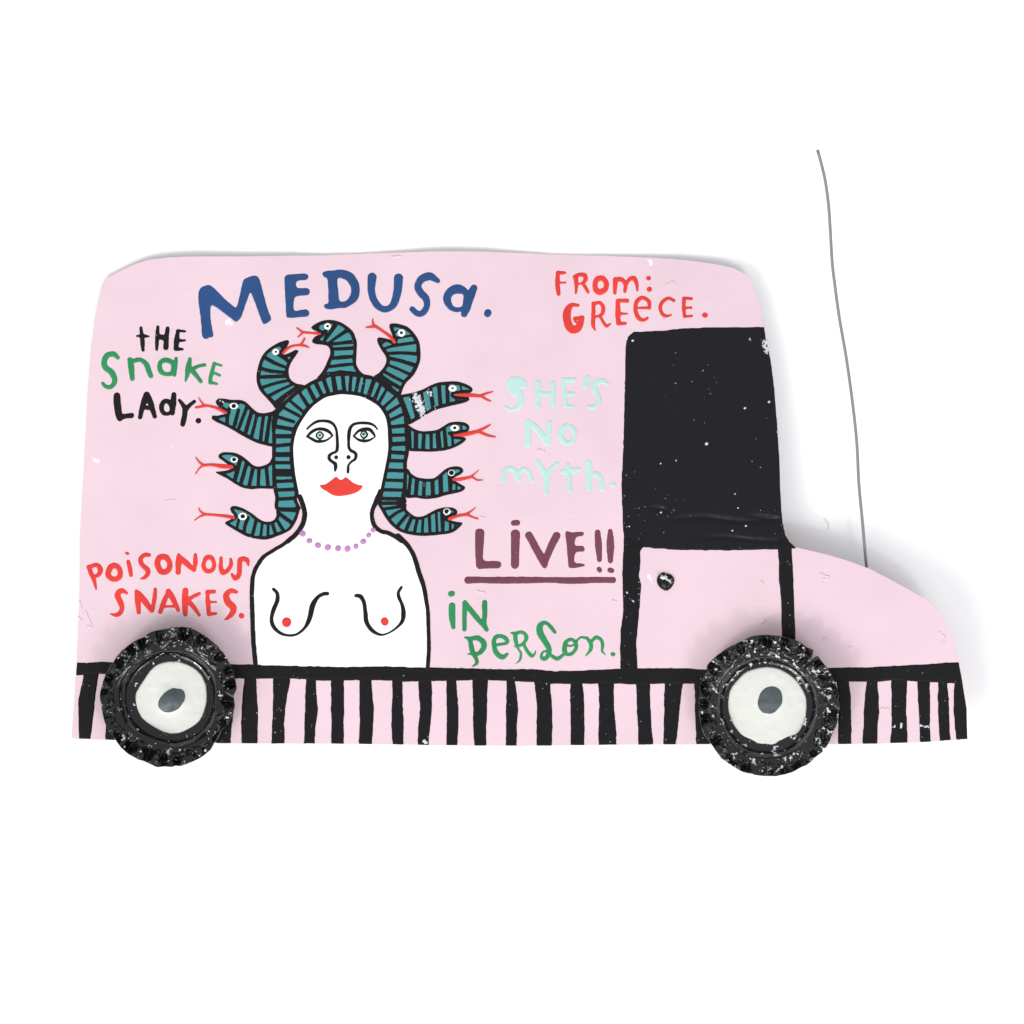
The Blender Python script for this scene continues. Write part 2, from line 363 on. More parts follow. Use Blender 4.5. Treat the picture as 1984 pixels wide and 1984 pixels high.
for p in STR:
    draw("skirt_stripe", PX, [Pl(*[c for q in p for c in q])], M['black'], van, clip=inside, H=.13, step=1.8, wob=.9)
draw("door_knob", T(1240, 1080, .05176), [Po(630,850, 700,660, 840,560, 1000,605, 1150,640, 1250,750, 1285,870, 1230,1040, 1120,1180, 980,1248, 820,1180, 690,1050)], M['black'], van, H=.85, wd=15, step=1.0, wob=.2)

# ---- lettering: one part per word, one sub-part per letter
def word(label, m, t, letters, **kw):
    e_ = bpy.data.objects.new("lettering", None); COL.objects.link(e_); e_.parent = van; e_['label'] = label; e_.empty_display_size = .005
    for L_ in letters:
        tt_, pr = (L_[0], L_[1]) if isinstance(L_, tuple) and isinstance(L_[1], list) else (t, L_)
        draw("letter" if not kw.get('one') else kw['one'], tt_, pr, m, e_)
    return e_
A = T(350, 490, .18116); B = T(600, 490, .19669)
word("large blue word MEDUSa.", M['blue'], B, [
 (A, [Po(205,385, 290,345, 350,370, 430,450, 520,535, 590,585, 605,560, 640,420, 672,290, 730,258, 790,242, 835,270, 880,420, 925,580, 950,650, 968,710, 940,740, 885,760, 850,680, 790,520, 745,428, 700,540, 650,680, 595,735, 540,700, 390,590, 335,563, 318,600, 325,740, 350,890, 310,905, 270,922, 232,890, 215,700, 190,500)]),
 (A, [Po(1110,300, 1115,255, 1150,232, 1250,225, 1330,220, 1365,245, 1350,285, 1260,297, 1232,325, 1245,370, 1300,378, 1355,377, 1382,405, 1365,450, 1250,462, 1215,500, 1213,612, 1280,612, 1345,605, 1375,630, 1365,675, 1300,685, 1150,694, 1128,660, 1118,450)]),
 (A, [Po(1515,225, 1535,198, 1620,190, 1720,180, 1830,215, 1900,310, 1915,400, 1890,500, 1780,583, 1690,592, 1585,605, 1535,580, 1545,545, 1578,530, 1575,350, 1565,275, 1530,255), Hole(1680,280, 1720,270, 1790,310, 1825,400, 1800,480, 1745,520, 1700,512, 1690,430, 1680,350)]),
 [Sk(615,240,88, 608,380,72, 640,480,70, 700,545,64, 770,550,62, 830,500,74, 865,380,84, 875,250,92)],
 [Sk(1262,275,44, 1180,230,80, 1100,260,74, 1065,330,68, 1100,400,72, 1145,450,70, 1155,520,62, 1120,585,62, 1065,600,58, 1010,555,55)],
 [Cl(1540,400,60, 1460,355,92, 1385,385,82, 1352,455,76, 1385,530,60, 1450,560,46, 1525,530,50), Sk(1618,345,66, 1570,450,92, 1545,540,80, 1522,602,66)],
 [Sk(1755,590,72, 1752,598,72)]])
C = T(1040, 500, .19669)
word("red word FROM:", M['red'], C, [
 [Sk(208,148,40, 205,250,46, 215,355,38), Sk(208,145,38, 270,145,30, 290,145,12), Sk(215,245,22, 285,240,18)],
 [Sk(385,190,50, 390,260,40, 385,345,22), Sk(375,185,40, 410,165,40, 470,170,46, 480,215,44, 440,250,24, 400,255,20), Sk(450,250,30, 480,290,36, 505,335,32)],
 [Cl(575,250,52, 600,205,57, 650,200,52, 685,250,52, 675,310,52, 620,335,62, 582,312,52)],
 [Sk(775,215,50, 770,270,46, 768,345,34), Sk(775,210,40, 830,210,48, 870,250,42, 868,335,22), Sk(865,330,24, 885,250,38, 920,205,42, 960,200,46, 985,260,36, 990,320,22)],
 [Sk(1098,198,44, 1102,198,44), Sk(1108,308,50, 1110,308,50)]])
word("red word GREeCE.", M['red'], C, [
 [Sk(405,465,34, 340,465,48, 300,530,78, 300,610,78, 330,690,84, 390,700,78, 430,650,64, 440,590,50), Sk(375,595,36, 450,590,36), Sk(360,605,10, 380,625,26, 405,640,18)],
 [Sk(560,450,36, 558,560,42, 555,660,40, 575,710,14), Sk(560,450,40, 620,440,36, 655,490,40, 640,555,36, 580,580,24), Sk(625,575,30, 660,640,34, 690,670,34, 725,645,16)],
 [Sk(800,430,44, 800,540,54, 805,640,44), Sk(800,420,36, 890,420,44), Sk(810,548,34, 890,548,20), Sk(805,645,38, 870,645,36)],
 [Sk(1000,492,26, 1110,490,28), Sk(1110,490,34, 1105,430,40, 1040,390,40, 985,430,42, 972,510,42, 1000,585,44, 1050,612,36, 1090,590,26)],
 [Sk(1350,420,34, 1300,395,34, 1240,430,36, 1215,490,34, 1240,555,36, 1280,572,30, 1325,560,16)],
 [Sk(1450,400,40, 1448,490,36, 1455,575,30), Sk(1450,395,30, 1525,400,32), Sk(1455,492,24, 1520,488,26), Sk(1460,575,26, 1525,570,26)],
 [Sk(1652,562,52, 1658,562,52)]])
Dt = T(170, 610, .14493)
word("black word tHE", M['line'], Dt, [
 [Sk(712,175,40, 720,260,50, 730,360,64, 740,470,46), Sk(655,283,26, 740,283,50, 820,288,18)],
 [Sk(938,160,40, 930,270,58, 925,380,50, 922,465,36), Sk(1068,180,56, 1052,300,70, 1045,440,72), Sk(940,290,70, 1040,310,75)],
 [Sk(1205,215,40, 1190,330,72, 1180,440,66), Sk(1200,210,36, 1300,220,26), Sk(1210,345,46, 1300,342,28), Sk(1180,455,60, 1265,460,36)]])
word("green word SnaKE", M['green'], Dt, [
 [Sk(405,575,50, 345,525,72, 265,540,78, 220,620,80, 235,700,78, 310,760,80, 355,840,76, 355,910,70, 300,965,60, 235,955,55, 200,915,45)],
 [Sk(565,600,66, 580,700,80, 595,850,66), Sk(600,620,60, 700,600,60, 780,660,70, 820,760,72, 845,815,64)],
 [Cl(1140,650,60, 1050,605,70, 980,630,66, 960,700,66, 990,770,64, 1060,795,56, 1130,770,60), Sk(1182,585,50, 1168,700,64, 1158,805,50)],
 [Sk(1365,590,50, 1345,700,76, 1330,800,60, 1305,890,20), Sk(1380,740,60, 1470,690,50, 1565,670,48), Sk(1390,740,64, 1450,810,60, 1510,890,50)],
 [Sk(1690,650,44, 1665,750,54, 1640,850,54, 1640,905,50), Sk(1690,650,40, 1790,680,32), Sk(1670,770,40, 1765,810,36), Sk(1640,905,50, 1730,925,34)]])
word("black word LAdy.", M['line'], Dt, [
 [Sk(390,1085,92, 395,1200,98, 415,1330,95, 430,1385,76), Sk(430,1370,80, 520,1352,70, 585,1345,70)],
 [Sk(785,1070,80, 745,1180,80, 700,1370,56), Sk(790,1070,88, 840,1180,80, 895,1360,60), Sk(750,1240,54, 840,1245,60)],
 [Cl(1110,1200,60, 1060,1150,60, 1010,1170,64, 985,1240,66, 1010,1310,60, 1080,1322,50, 1125,1280,60), Sk(1152,1070,72, 1142,1200,80, 1132,1315,62)],
 [Sk(1225,1140,40, 1270,1200,60, 1300,1260,66, 1290,1370,72, 1270,1465,66), Sk(1425,1160,50, 1360,1210,58, 1310,1270,60)],
 [Sk(1476,1415,74, 1480,1415,74)]])
E = T(140, 1040, .18634)
word("red word POiSONOUS", M['red'], E, [
 [Sk(175,318,50, 190,370,50, 225,450,44, 248,545,16), Sk(175,318,46, 250,292,46, 292,335,54, 278,390,46, 230,415,34)],
 [Cl(372,395,58, 400,315,62, 460,303,56, 500,360,54, 485,425,56, 420,440,52)],
 [Sk(565,170,34, 577,176,34), Sk(582,260,42, 600,330,50, 610,400,38)],
 [Sk(800,192,40, 760,185,46, 710,225,46, 725,290,50, 780,340,56, 785,385,52, 750,425,38, 710,437,18)],
 [Cl(885,280,62, 910,215,62, 975,215,62, 1015,280,56, 995,350,62, 925,362,62)],
 [Sk(1105,185,30, 1105,260,62, 1100,370,54), Sk(1110,210,50, 1180,270,62, 1265,345,46), Sk(1280,185,34, 1280,260,48, 1270,340,36)],
 [Cl(1365,290,46, 1395,218,48, 1450,220,46, 1475,290,44, 1450,350,46, 1390,352,48)],
 [Sk(1548,220,34, 1545,310,46, 1565,372,52, 1615,350,48, 1650,290,44, 1648,232,28)],
 [Sk(1832,295,24, 1815,240,50, 1750,235,50, 1740,310,54, 1735,390,52, 1695,435,48, 1660,390,30)]])
word("red word SNAKES.", M['red'], E, [
 [Sk(565,585,32, 510,560,56, 470,600,62, 495,670,62, 518,740,52, 490,800,50, 440,815,36, 395,800,14)],
 [Sk(665,565,40, 680,660,62, 690,785,46), Sk(690,590,60, 760,680,68, 825,770,44), Sk(862,545,36, 855,640,48, 835,760,44)],
 [Sk(1000,562,36, 960,660,52, 915,780,46), Sk(1000,570,60, 1050,650,60, 1100,762,40), Sk(950,725,26, 1090,722,36)],
 [Sk(1175,560,62, 1172,680,66, 1175,805,48), Sk(1190,660,50, 1260,620,40, 1320,590,36), Sk(1200,660,50, 1270,740,44, 1320,815,32)],
 [Sk(1405,590,40, 1410,690,50, 1420,800,40), Sk(1405,575,44, 1475,570,40), Sk(1430,678,26, 1495,678,24), Sk(1420,808,34, 1495,798,30)],
 [Sk(1705,575,40, 1650,562,50, 1600,610,62, 1620,680,72, 1675,740,72, 1660,800,58, 1610,850,36, 1590,860,20)],
 [Sk(1757,818,54, 1763,824,52)]])
F = T(940, 700, .14493)
word("pale mint word SHE'S", M['mint'], F, [
 [Po(285,330, 290,280, 330,220, 400,200, 480,220, 550,270, 562,310, 545,355, 470,365, 500,430, 522,500, 515,580, 470,640, 360,675, 280,650, 250,610, 262,592, 290,600, 350,630, 405,600, 430,540, 415,480, 340,440)],
 [Sk(708,285,74, 705,440,72, 708,600,68), Sk(905,290,66, 905,440,70, 905,600,60), Sk(715,437,64, 900,440,62)],
 [Sk(1050,250,56, 1060,420,58, 1080,600,56), Sk(1050,250,66, 1185,250,70), Sk(1070,435,60, 1175,435,58), Sk(1080,606,48, 1170,604,44)],
 [Sk(1375,225,80, 1343,330,82)],
 [Sk(1635,305,44, 1560,262,72, 1475,300,80, 1455,370,80, 1500,450,70, 1515,530,72, 1480,600,62, 1420,615,60, 1380,600,36)]], )
word("pale mint word NO", M['mint'], F, [
 [Sk(570,820,90, 570,970,85, 565,1115,90), Sk(575,820,90, 700,910,78, 830,1090,80), Sk(862,820,60, 850,960,66, 835,1100,70)],
 [Cl(1010,980,84, 1045,890,80, 1120,868,72, 1188,925,66, 1192,1000,58, 1155,1080,68, 1085,1095,74, 1030,1050,78)]])
word("pale mint word mYth.", M['mint'], F, [
 [Sk(240,1595,64, 255,1480,64, 310,1430,60, 380,1450,62, 430,1530,86, 440,1592,60), Sk(440,1510,60, 510,1440,58, 590,1490,62, 625,1600,50)],
 [Sk(705,1345,62, 760,1440,74, 815,1530,86, 815,1650,76, 810,1765,58), Sk(965,1365,50, 900,1420,58, 835,1500,76)],
 [Sk(1105,1378,46, 1120,1460,74, 1125,1600,66, 1130,1735,52), Sk(1010,1478,42, 1120,1470,84, 1245,1450,66)],
 [Sk(1382,1365,96, 1385,1500,98, 1385,1610,88, 1385,1700,72), Sk(1400,1530,60, 1480,1505,66, 1545,1570,72, 1558,1700,78)],
 [Sk(1708,1652,74, 1712,1652,74)]])
G = T(840, 990, .19669)
word("underlined maroon word LiVE!!", M['maroon'], G, [
 [Po(412,205, 430,180, 470,175, 498,195, 498,260, 493,350, 487,470, 520,492, 600,492, 655,500, 665,520, 650,562, 540,566, 440,573, 420,550, 413,450, 410,350)],
 [Sk(788,118,54, 825,116,58), Sk(806,228,92, 804,380,84, 802,530,80)],
 [Sk(940,240,74, 1010,370,74, 1085,505,76, 1095,545,44), Sk(1212,245,78, 1150,370,72, 1095,510,62)],
 [Po(1302,205, 1360,212, 1460,205, 1485,225, 1470,245, 1410,258, 1392,300, 1400,342, 1470,345, 1488,370, 1480,400, 1410,405, 1388,450, 1395,510, 1460,518, 1493,536, 1440,553, 1342,560, 1325,500, 1312,340)],
 [Sk(1615,212,56, 1625,330,70, 1635,480,50), Sk(1628,572,46, 1636,584,46)], [Sk(1740,200,46, 1742,330,74, 1742,490,52), Sk(1738,582,52, 1754,588,50)],
 [Sk(338,682,72, 450,680,62, 650,682,68, 900,680,66, 1150,680,56, 1350,685,68, 1600,680,60, 1768,680,60)]])
word("green word iN", M['green'], G, [
 [Sk(172,817,58, 182,816,58), Sk(182,935,66, 182,1040,64, 195,1145,42)],
 [Sk(308,902,46, 305,1030,46, 305,1168,44), Sk(310,910,50, 400,1020,56, 525,1172,34), Sk(503,902,52, 503,1020,50, 500,1100,44, 520,1165,40)]])
word("green word PeRSon.", M['green'], G, [
 [Sk(310,1245,22, 355,1265,36, 370,1330,50, 385,1390,50, 420,1460,40, 425,1500,38, 385,1530,14), Sk(350,1262,40, 430,1250,50, 488,1290,56, 493,1350,56, 450,1400,44, 400,1410,30, 340,1408,12)],
 [Sk(620,1320,30, 720,1300,36, 715,1260,44, 660,1232,38, 605,1250,42, 595,1320,44, 620,1400,50, 680,1440,50, 725,1410,30)],
 [Sk(760,1200,14, 800,1215,40, 810,1280,44, 830,1350,24, 860,1400,24, 850,1470,22, 800,1508,6), Sk(800,1210,36, 870,1195,36, 915,1240,40, 890,1300,34, 840,1330,30, 800,1335,12), Sk(885,1310,30, 930,1390,38, 970,1430,34, 1000,1400,16, 1005,1375,8)],
 [Sk(1195,1195,34, 1150,1140,40, 1100,1100,40, 1050,1130,60, 1050,1200,66, 1100,1290,60, 1140,1370,50, 1110,1450,44, 1070,1450,40, 1065,1410,30, 1100,1380,22, 1150,1420,34, 1220,1455,40, 1280,1415,34)],
 [Cl(1290,1370,50, 1300,1300,40, 1350,1265,36, 1400,1300,36, 1400,1360,34, 1360,1405,36, 1310,1410,40), Sk(1300,1320,26, 1350,1330,22, 1400,1310,18), Sk(1400,1290,20, 1450,1245,22, 1510,1255,30)],
 [Sk(1510,1250,28, 1550,1310,40, 1545,1370,34, 1500,1425,12), Sk(1550,1290,30, 1600,1245,36, 1650,1270,34, 1665,1320,36, 1660,1380,24, 1690,1415,10)],
 [Sk(1766,1412,44, 1770,1412,44)]])

# ---- the painted woman
H = T(480, 600, .18634); I = T(370, 740, .16567); J = T(700, 720, .17078); K = T(550, 740, .1346); L4 = T(470, 1000, .19669)
def pts(*groups):
    return [c for t, f in groups for q in cv(t, f, 2) for c in q]
inner = [(J, (215,1350, 262,1120, 300,920, 303,750, 288,570, 250,470, 200,400)), (K, (1290,300, 1170,235, 1080,205, 970,188, 810,178, 720,195, 600,225, 450,325, 340,440, 235,600, 180,720, 145,870, 138,1000, 160,1300, 215,1600))]
neckR = [(J, (215,1360, 170,1470, 130,1560, 120,1650, 150,1750, 220,1810, 300,1830, 380,1870, 460,1920)), (L4, (1530,195, 1600,260, 1660,340, 1700,430, 1740,560, 1780,680, 1808,820, 1825,950, 1830,1100, 1835,1300, 1822,1500))]
neckL = [(I, (1270,1340, 1310,1440, 1330,1520, 1330,1580, 1300,1680, 1220,1790, 1130,1865)), (L4, (500,200, 400,280, 300,340, 210,400, 150,480, 110,570, 95,680, 92,820, 98,1000, 105,1200, 118,1350, 130,1490))]
fL = np.array(pts(*neckL)).reshape(-1, 2)[::-1]
head = np.array(pts(*inner)).reshape(-1, 2)
torso = np.vstack([head[::-1], np.array(pts(*neckR)).reshape(-1, 2), fL])
# the white paint runs slightly under the hair
wf = prep(PX, [('p', tuple(torso.ravel()), True)])
lo, hi = bbox(wf, 12)
woman = paint("painted_woman", lambda U, V: np.maximum(field_poly(wf[0][1], U, V) - 2.0 + .4*vnoise(U/8, V/8), np.maximum(V-1300, np.maximum(490-U, U-830))), lo, hi, M['white'], van, H=.06, step=2.2, nz=.1)
woman['label'] = "white bare-chested woman painted on the pink side"
def npts(groups, wdt):
    a = np.array(pts(*groups)).reshape(-1, 2); return tuple(np.c_[a, np.interp(np.linspace(0, 1, len(a)), np.linspace(0, 1, len(wdt)), wdt)].ravel())
draw("body_line", PX, [('s', npts(neckR, [9,9,8,8,8,8,8,8,8,9,9,8,8,8.5,9,8,7,7,7,7,7]), False)], M['line'], woman, H=.14)
draw("body_line", PX, [('s', npts(neckL, [9,9,9,9,9,9,9,8,7,7,7,7.5,7.5,8,8,8,8.5,8.5,8,8]), False)], M['line'], woman, H=.14)
draw("brow_and_nose", K, [Sk(335,675,26, 400,615,30, 480,570,36, 570,560,36, 660,575,42, 720,620,36, 755,690,34, 765,780,36, 770,870,40, 768,960,44, 750,1005,36, 700,1025,34, 655,1060,44, 655,1110,46, 690,1145,40, 740,1180,50, 745,1220,50, 738,1275,30)], M['line'], woman, H=.12, step=1.1, wob=.15, wd=2)
draw("brow_and_nose", K, [Sk(1345,685,14, 1310,635,26, 1240,600,36, 1150,590,36, 1060,595,34, 990,620,40, 950,680,46, 935,770,48, 932,860,38, 935,940,36, 965,990,40, 1010,1010,40, 1040,1050,42, 1025,1110,38, 970,1150,30, 930,1200,28, 925,1250,36, 922,1300,34)], M['line'], woman, H=.12, step=1.1, wob=.15, wd=2)
for c in ((753,1085,52, 753,1086,52), (930,1083,56, 930,1084,56)): draw("nostril", K, [Sk(*c)], M['line'], woman, H=.12, step=1, wob=.1, wd=2)
draw("eye_line", K, [Sk(335,785,26, 400,720,40, 480,680,38, 560,680,44, 640,710,44, 700,770,22), Sk(335,785,26, 400,820,36, 470,855,38, 550,855,34, 620,835,24, 700,775,20), Cl(517,720,22, 567,770,22, 517,822,22, 467,770,22)], M['line'], woman, H=.12, step=.9, wob=.1, wd=2, k=.8)
draw("eye_line", K, [Sk(1005,780,22, 1070,710,34, 1150,680,44, 1240,690,46, 1300,760,30, 1315,790,14), Sk(1005,780,20, 1070,830,30, 1160,850,40, 1240,835,28, 1310,790,12), Cl(1148,705,20, 1200,757,26, 1150,810,24, 1106,757,18)], M['line'], woman, H=.12, step=.9, wob=.1, wd=2, k=.8)
for x, y in ((517, 770), (1148, 755)):
    draw("iris", K, [Sk(x-2,y,84, x+2,y,84)], M['iris'], woman, H=.10, step=.8, wob=.05, wd=2)
    draw("pupil", K, [Sk(x-3,y-4,38, x+3,y-4,38)], M['irisd'], woman, H=.16, step=.8, wob=.05, wd=1.5)
draw("lips", K, [Po(515,1488, 545,1485, 600,1475, 680,1420, 740,1372, 757,1368, 790,1400, 820,1415, 850,1402, 885,1374, 905,1378, 950,1415, 1010,1460, 1085,1488, 1132,1492, 1125,1520, 1090,1560, 1020,1600, 900,1630, 770,1641, 690,1620, 610,1570, 555,1540)], M['red'], woman, H=.11, step=1.1, wob=.15)
for x, y, d in ((590,172,60), (658,243,52), (742,287,56), (840,308,58), (941,317,56), (1034,321,58), (1116,298,48), (1188,250,54), (1242,188,46), (1288,135,48)):
    a = random.uniform(0, 6.28); q = 3
    draw("necklace_bead", L4, [Sk(x-q*math.cos(a),y-q*math.sin(a),d-2, x+q*math.cos(a),y+q*math.sin(a),d-4)], M['purple'], woman, H=.19, step=1.1, wob=.15)
draw("breast_line", L4, [Sk(305,720,30, 340,760,34, 343,830,40, 310,910,40, 285,1000,34, 300,1080,38, 360,1145,30, 450,1175,22, 540,1160,20, 620,1090,30, 665,990,46, 690,880,50, 740,800,34, 800,765,34, 835,763,34)], M['line'], woman, H=.12, wob=.3)
draw("breast_line", L4, [Sk(1115,783,30, 1160,790,40, 1195,850,36, 1210,950,40, 1220,1040,42, 1270,1120,36, 1340,1163,26, 1400,1165,16, 1490,1120,16, 1570,1040,34, 1585,950,44, 1570,870,30, 1540,800,32, 1535,750,26, 1565,700,24)], M['line'], woman, H=.12, wob=.3)
draw("nipple", L4, [Sk(434,1042,88, 434,1048,88)], M['red'], woman, H=.12, wob=.2)
draw("nipple", L4, [Sk(1398,1033,72, 1402,1042,72)], M['red'], woman, H=.12, wob=.2)

# ---- snakes
def serpent(name, groups, w_ring, stripes, eye=None, tongues=(), tt_=None, extra=()):
    _seed[0] += 1; s = _seed[0]
    P = catmull(np.array(pts(*groups)).reshape(-1, 2), True, 3.5)
    lo, hi = P.min(0)-4, P.max(0)+4
    F0 = lambda U, V: field_poly(P, U, V) + .4*vnoise(U/7, V/7, s)
    body_ = paint(name, lambda U, V: F0(U, V)+1.5, lo, hi, M['teal'], van, H=.06, step=1.8, seed=s, nz=.1)
    st = [prep(t, [Sk(*f)])[0][1] for t, fs in stripes for f in fs]
    ex = [prep(t, [Sk(*f)])[0][1] for t, fs in extra for f in fs]
    def fn(U, V):
        d0 = F0(U, V); ring = -(d0 + w_ring*(1+.35*vnoise(U/12, V/12, s+3)))
        d = ring
        for q in st: d = smin(d, field_stroke(q, U, V)-.55, 1.0)
        d = d - .2 + .5*vnoise(U/4, V/4, s+9)
        for q in ex: d = np.minimum(d, field_stroke(q, U, V))
        return np.maximum(d, d0)
    paint("snake_marking", fn, lo, hi, M['line'], body_, H=.10, wd=2.5, step=1.25, seed=s, low=.028)
    if eye:
        x, y, rx, ry, rp, dark = eye
        n_ = 12; f = [c for i in range(n_) for c in (x+rx*math.cos(i*6.2832/n_), y+ry*math.sin(i*6.2832/n_))]
        draw("eye", tt_, [Po(*f)], M['white'], body_, H=.20, step=.9, wob=.15, wd=2)
        if dark == 2:
            draw("pupil", tt_, [Cl(x+rp,y,9, x,y+rp,9, x-rp,y,9, x,y-rp,9)], M['line'], body_, H=.26, step=.6, wob=.05, wd=1.2)
        else:
            draw("pupil", tt_, [Sk(x-2,y,rp*2, x+2,y,rp*2)], M['line'], body_, H=.26, step=.8, wob=.1, wd=1.5)
    if tongues:
        draw("tongue", tt_, [Sk(*f) for f in tongues], M['red'], body_, H=.19, step=1.0, wob=.2, wd=2, k=1.2)
    return body_
serpent("snake_coil", [(I, (1000,1500, 985,1350, 960,1240, 948,1100, 948,900, 948,740, 950,560, 970,430, 1010,310)), (H, (310,1040, 400,930, 500,850, 590,785, 720,715, 850,665, 980,650, 1150,665, 1310,695, 1450,790, 1590,895)),
  (J, (445,285, 500,400, 532,560, 540,700, 545,880, 520,1030, 520,1100, 520,1250, 500,1400, 500,1500, 300,1515, 185,1500)), inner[0], inner[1], (I, (1240,1370, 1262,1430, 1270,1500))],
  7.5, [(I, ((1020,410,35, 1200,465,35), (980,520,45, 1190,555,42), (970,635,45, 1170,635,45), (970,750,36, 1170,730,36), (970,850,52, 1170,850,52), (970,945,36, 1190,945,34), (970,1062,85, 1210,1062,82), (980,1165,36, 1220,1155,34), (1000,1265,36, 1230,1255,36), (1010,1372,36, 1260,1357,36), (1000,1490,46, 1270,1495,46), (1080,300,30, 1260,395,36), (1150,215,30, 1310,350,36))),
  (H, ((530,850,30, 620,990,36), (620,790,36, 690,930,40), (690,730,38, 770,890,36), (780,700,38, 840,870,36), (885,680,40, 912,850,48), (985,660,36, 1003,850,36), (1075,660,30, 1062,850,30), (1160,680,36, 1125,850,30), (1222,690,22, 1188,860,26), (1325,700,40, 1262,880,40), (1390,760,26, 1322,920,36), (1455,810,22, 1362,970,32))),
  (J, ((380,290,26, 250,410,30), (440,380,30, 290,475,38), (470,485,32, 320,555,30), (490,613,36, 330,630,36), (490,718,30, 350,722,34), (500,815,46, 350,825,44), (500,925,42, 340,915,38), (490,1015,36, 330,1010,36), (490,1125,38, 260,1118,36), (490,1237,36, 250,1230,30), (470,1345,34, 230,1340,34), (460,1445,36, 230,1440,36)))],
  extra=[(K, ((150,1000,60, 155,850,60, 200,720,70, 260,590,90, 350,440,90, 460,320,80, 600,215,66, 810,160,52, 970,165,50, 1150,220,50, 1330,320,40, 1440,440,50, 1510,600,60, 1530,800,66, 1525,950,66, 1490,1100,60, 1450,1300,60, 1400,1500,60), (150,1000,50, 165,1250,55, 200,1450,60, 230,1620,50)))])
serpent("snake", [(H, (430,325, 410,315, 340,335, 270,370, 190,430, 140,500, 105,600, 90,700, 100,780, 130,845, 190,915, 250,980, 310,1035, 400,925, 500,850, 592,786, 560,778, 500,765, 450,730, 430,690, 428,610, 460,540, 500,480, 530,432, 520,420, 495,418, 440,445, 378,468, 368,450, 400,400, 430,345))],
  7, [(H, ((325,365,24, 385,410,22), (350,455,24, 430,540,22, 420,560,20), (310,470,14, 425,545,20), (165,490,38, 290,560,34, 410,605,24), (110,605,36, 250,640,34, 430,655,28), (100,702,34, 430,690,34), (120,820,30, 290,765,28, 430,735,24), (200,905,34, 350,830,26, 480,770,20), (280,980,40, 390,890,34, 540,780,20), (425,460,22, 480,510,20)))],
  (290,437,33,33,14,1), ((368,452,24, 400,415,26, 460,380,22, 560,365,20), (550,370,20, 575,330,20, 590,300,16), (540,368,24, 600,378,20, 635,395,8)), H)
serpent("snake", [(H, (658,188, 700,150, 770,118, 850,106, 950,125, 1030,170, 1095,230, 1120,290, 1135,340, 1130,480, 1130,570, 1170,640, 1230,680, 1300,697, 1200,705, 1100,685, 980,670, 850,685, 722,714, 760,662, 800,600, 830,530, 855,470, 855,420, 830,378, 770,365, 700,356, 672,342, 670,318, 700,280, 755,252, 720,228, 680,210))],
  7, [(H, ((735,165,18, 722,235,20), (735,280,18, 745,350,18), (775,250,40, 820,215,16, 790,330,14), (905,165,46, 850,250,32, 780,350,20), (1050,205,40, 930,285,28, 830,355,22), (850,360,34, 950,350,28, 1120,330,40), (860,412,28, 1120,400,34), (860,505,32, 1000,495,36, 1120,485,26), (830,596,26, 1000,575,30, 1130,565,20), (780,700,22, 980,660,26, 1140,660,24)))],
  (830,172,34,34,15,1), ((750,250,24, 680,245,20, 570,235,22), (570,235,20, 530,205,16, 508,188,8), (575,235,20, 545,265,16, 522,285,8)), H)
serpent("snake", [(H, (1525,330, 1500,260, 1472,180, 1476,152, 1500,142, 1580,150, 1670,185, 1740,260, 1780,330, 1796,430, 1790,540, 1750,640, 1700,710, 1640,770, 1605,850, 1590,900, 1560,905, 1500,850, 1400,765, 1312,700, 1360,660, 1420,590, 1442,530, 1430,480, 1390,420, 1352,345, 1345,300, 1365,288, 1440,300, 1500,318))],
  7, [(H, ((1520,242,18, 1610,195,14), (1450,312,14, 1385,360,20), (1545,295,26, 1640,280,20, 1750,262,22), (1395,415,22, 1480,385,24, 1560,368,28, 1770,338,28), (1535,330,18, 1545,370,14), (1440,458,30, 1600,450,28, 1790,462,36), (1450,500,34, 1600,535,34, 1770,590,42), (1450,572,26, 1580,625,24, 1700,680,32), (1400,635,28, 1500,690,30, 1640,760,30), (1360,665,26, 1480,755,36, 1590,820,36)))],
  (1598,240,40,40,16,1), ((1525,335,34, 1480,280,32, 1400,220,24, 1320,170,28), (1310,170,24, 1300,130,14, 1300,95,5), (1320,175,26, 1270,180,18, 1230,185,10)), H)
serpent("snake", [(I, (1010,312, 950,345, 850,365, 780,355, 720,310, 640,235, 570,210, 480,210, 380,195, 320,193, 290,220, 300,265, 360,320, 425,362, 370,380, 300,395, 250,393, 240,425, 280,460, 400,515, 500,570, 620,640, 740,700, 850,735, 985,740, 985,500))],
  6.5, [(I, ((455,300,34, 425,400,40, 425,500,30), (555,330,34, 510,510,40), (540,260,26, 575,230,26), (655,290,36, 560,540,34), (715,330,40, 640,590,42), (775,370,40, 745,500,32, 705,650,40), (850,380,34, 810,700,36), (925,390,36, 880,710,44)))],
  (500,280,50,36,26,1), ((395,352,36, 300,305,30, 200,280,24, 140,275,26), (150,270,18, 110,220,12, 90,180,5), (170,280,28, 60,298,24)), I, extra=[(I, ((330,225,70, 350,260,60),))])
serpent("snake", [(I, (955,870, 920,940, 860,975, 790,990, 730,975, 670,925, 600,870, 530,835, 450,822, 370,825, 325,850, 322,885, 370,920, 450,980, 490,1000, 430,1030, 350,1045, 287,1055, 320,1080, 420,1130, 520,1195, 600,1235, 700,1255, 800,1248, 960,1250, 985,1250, 985,870))],
  6, [(I, ((575,910,44, 515,1140,46), (655,940,40, 580,1200,40), (730,990,40, 680,1220,36), (797,1000,36, 785,1230,32), (880,980,38, 900,1210,36), (500,1000,26, 540,985,16)))],
  (506,908,42,33,25,1), ((475,992,44, 350,985,46, 250,970,28, 140,975,30), (140,975,30, 90,930,16, 55,880,8), (140,975,24, 90,1020,12, 55,1075,10)), I)
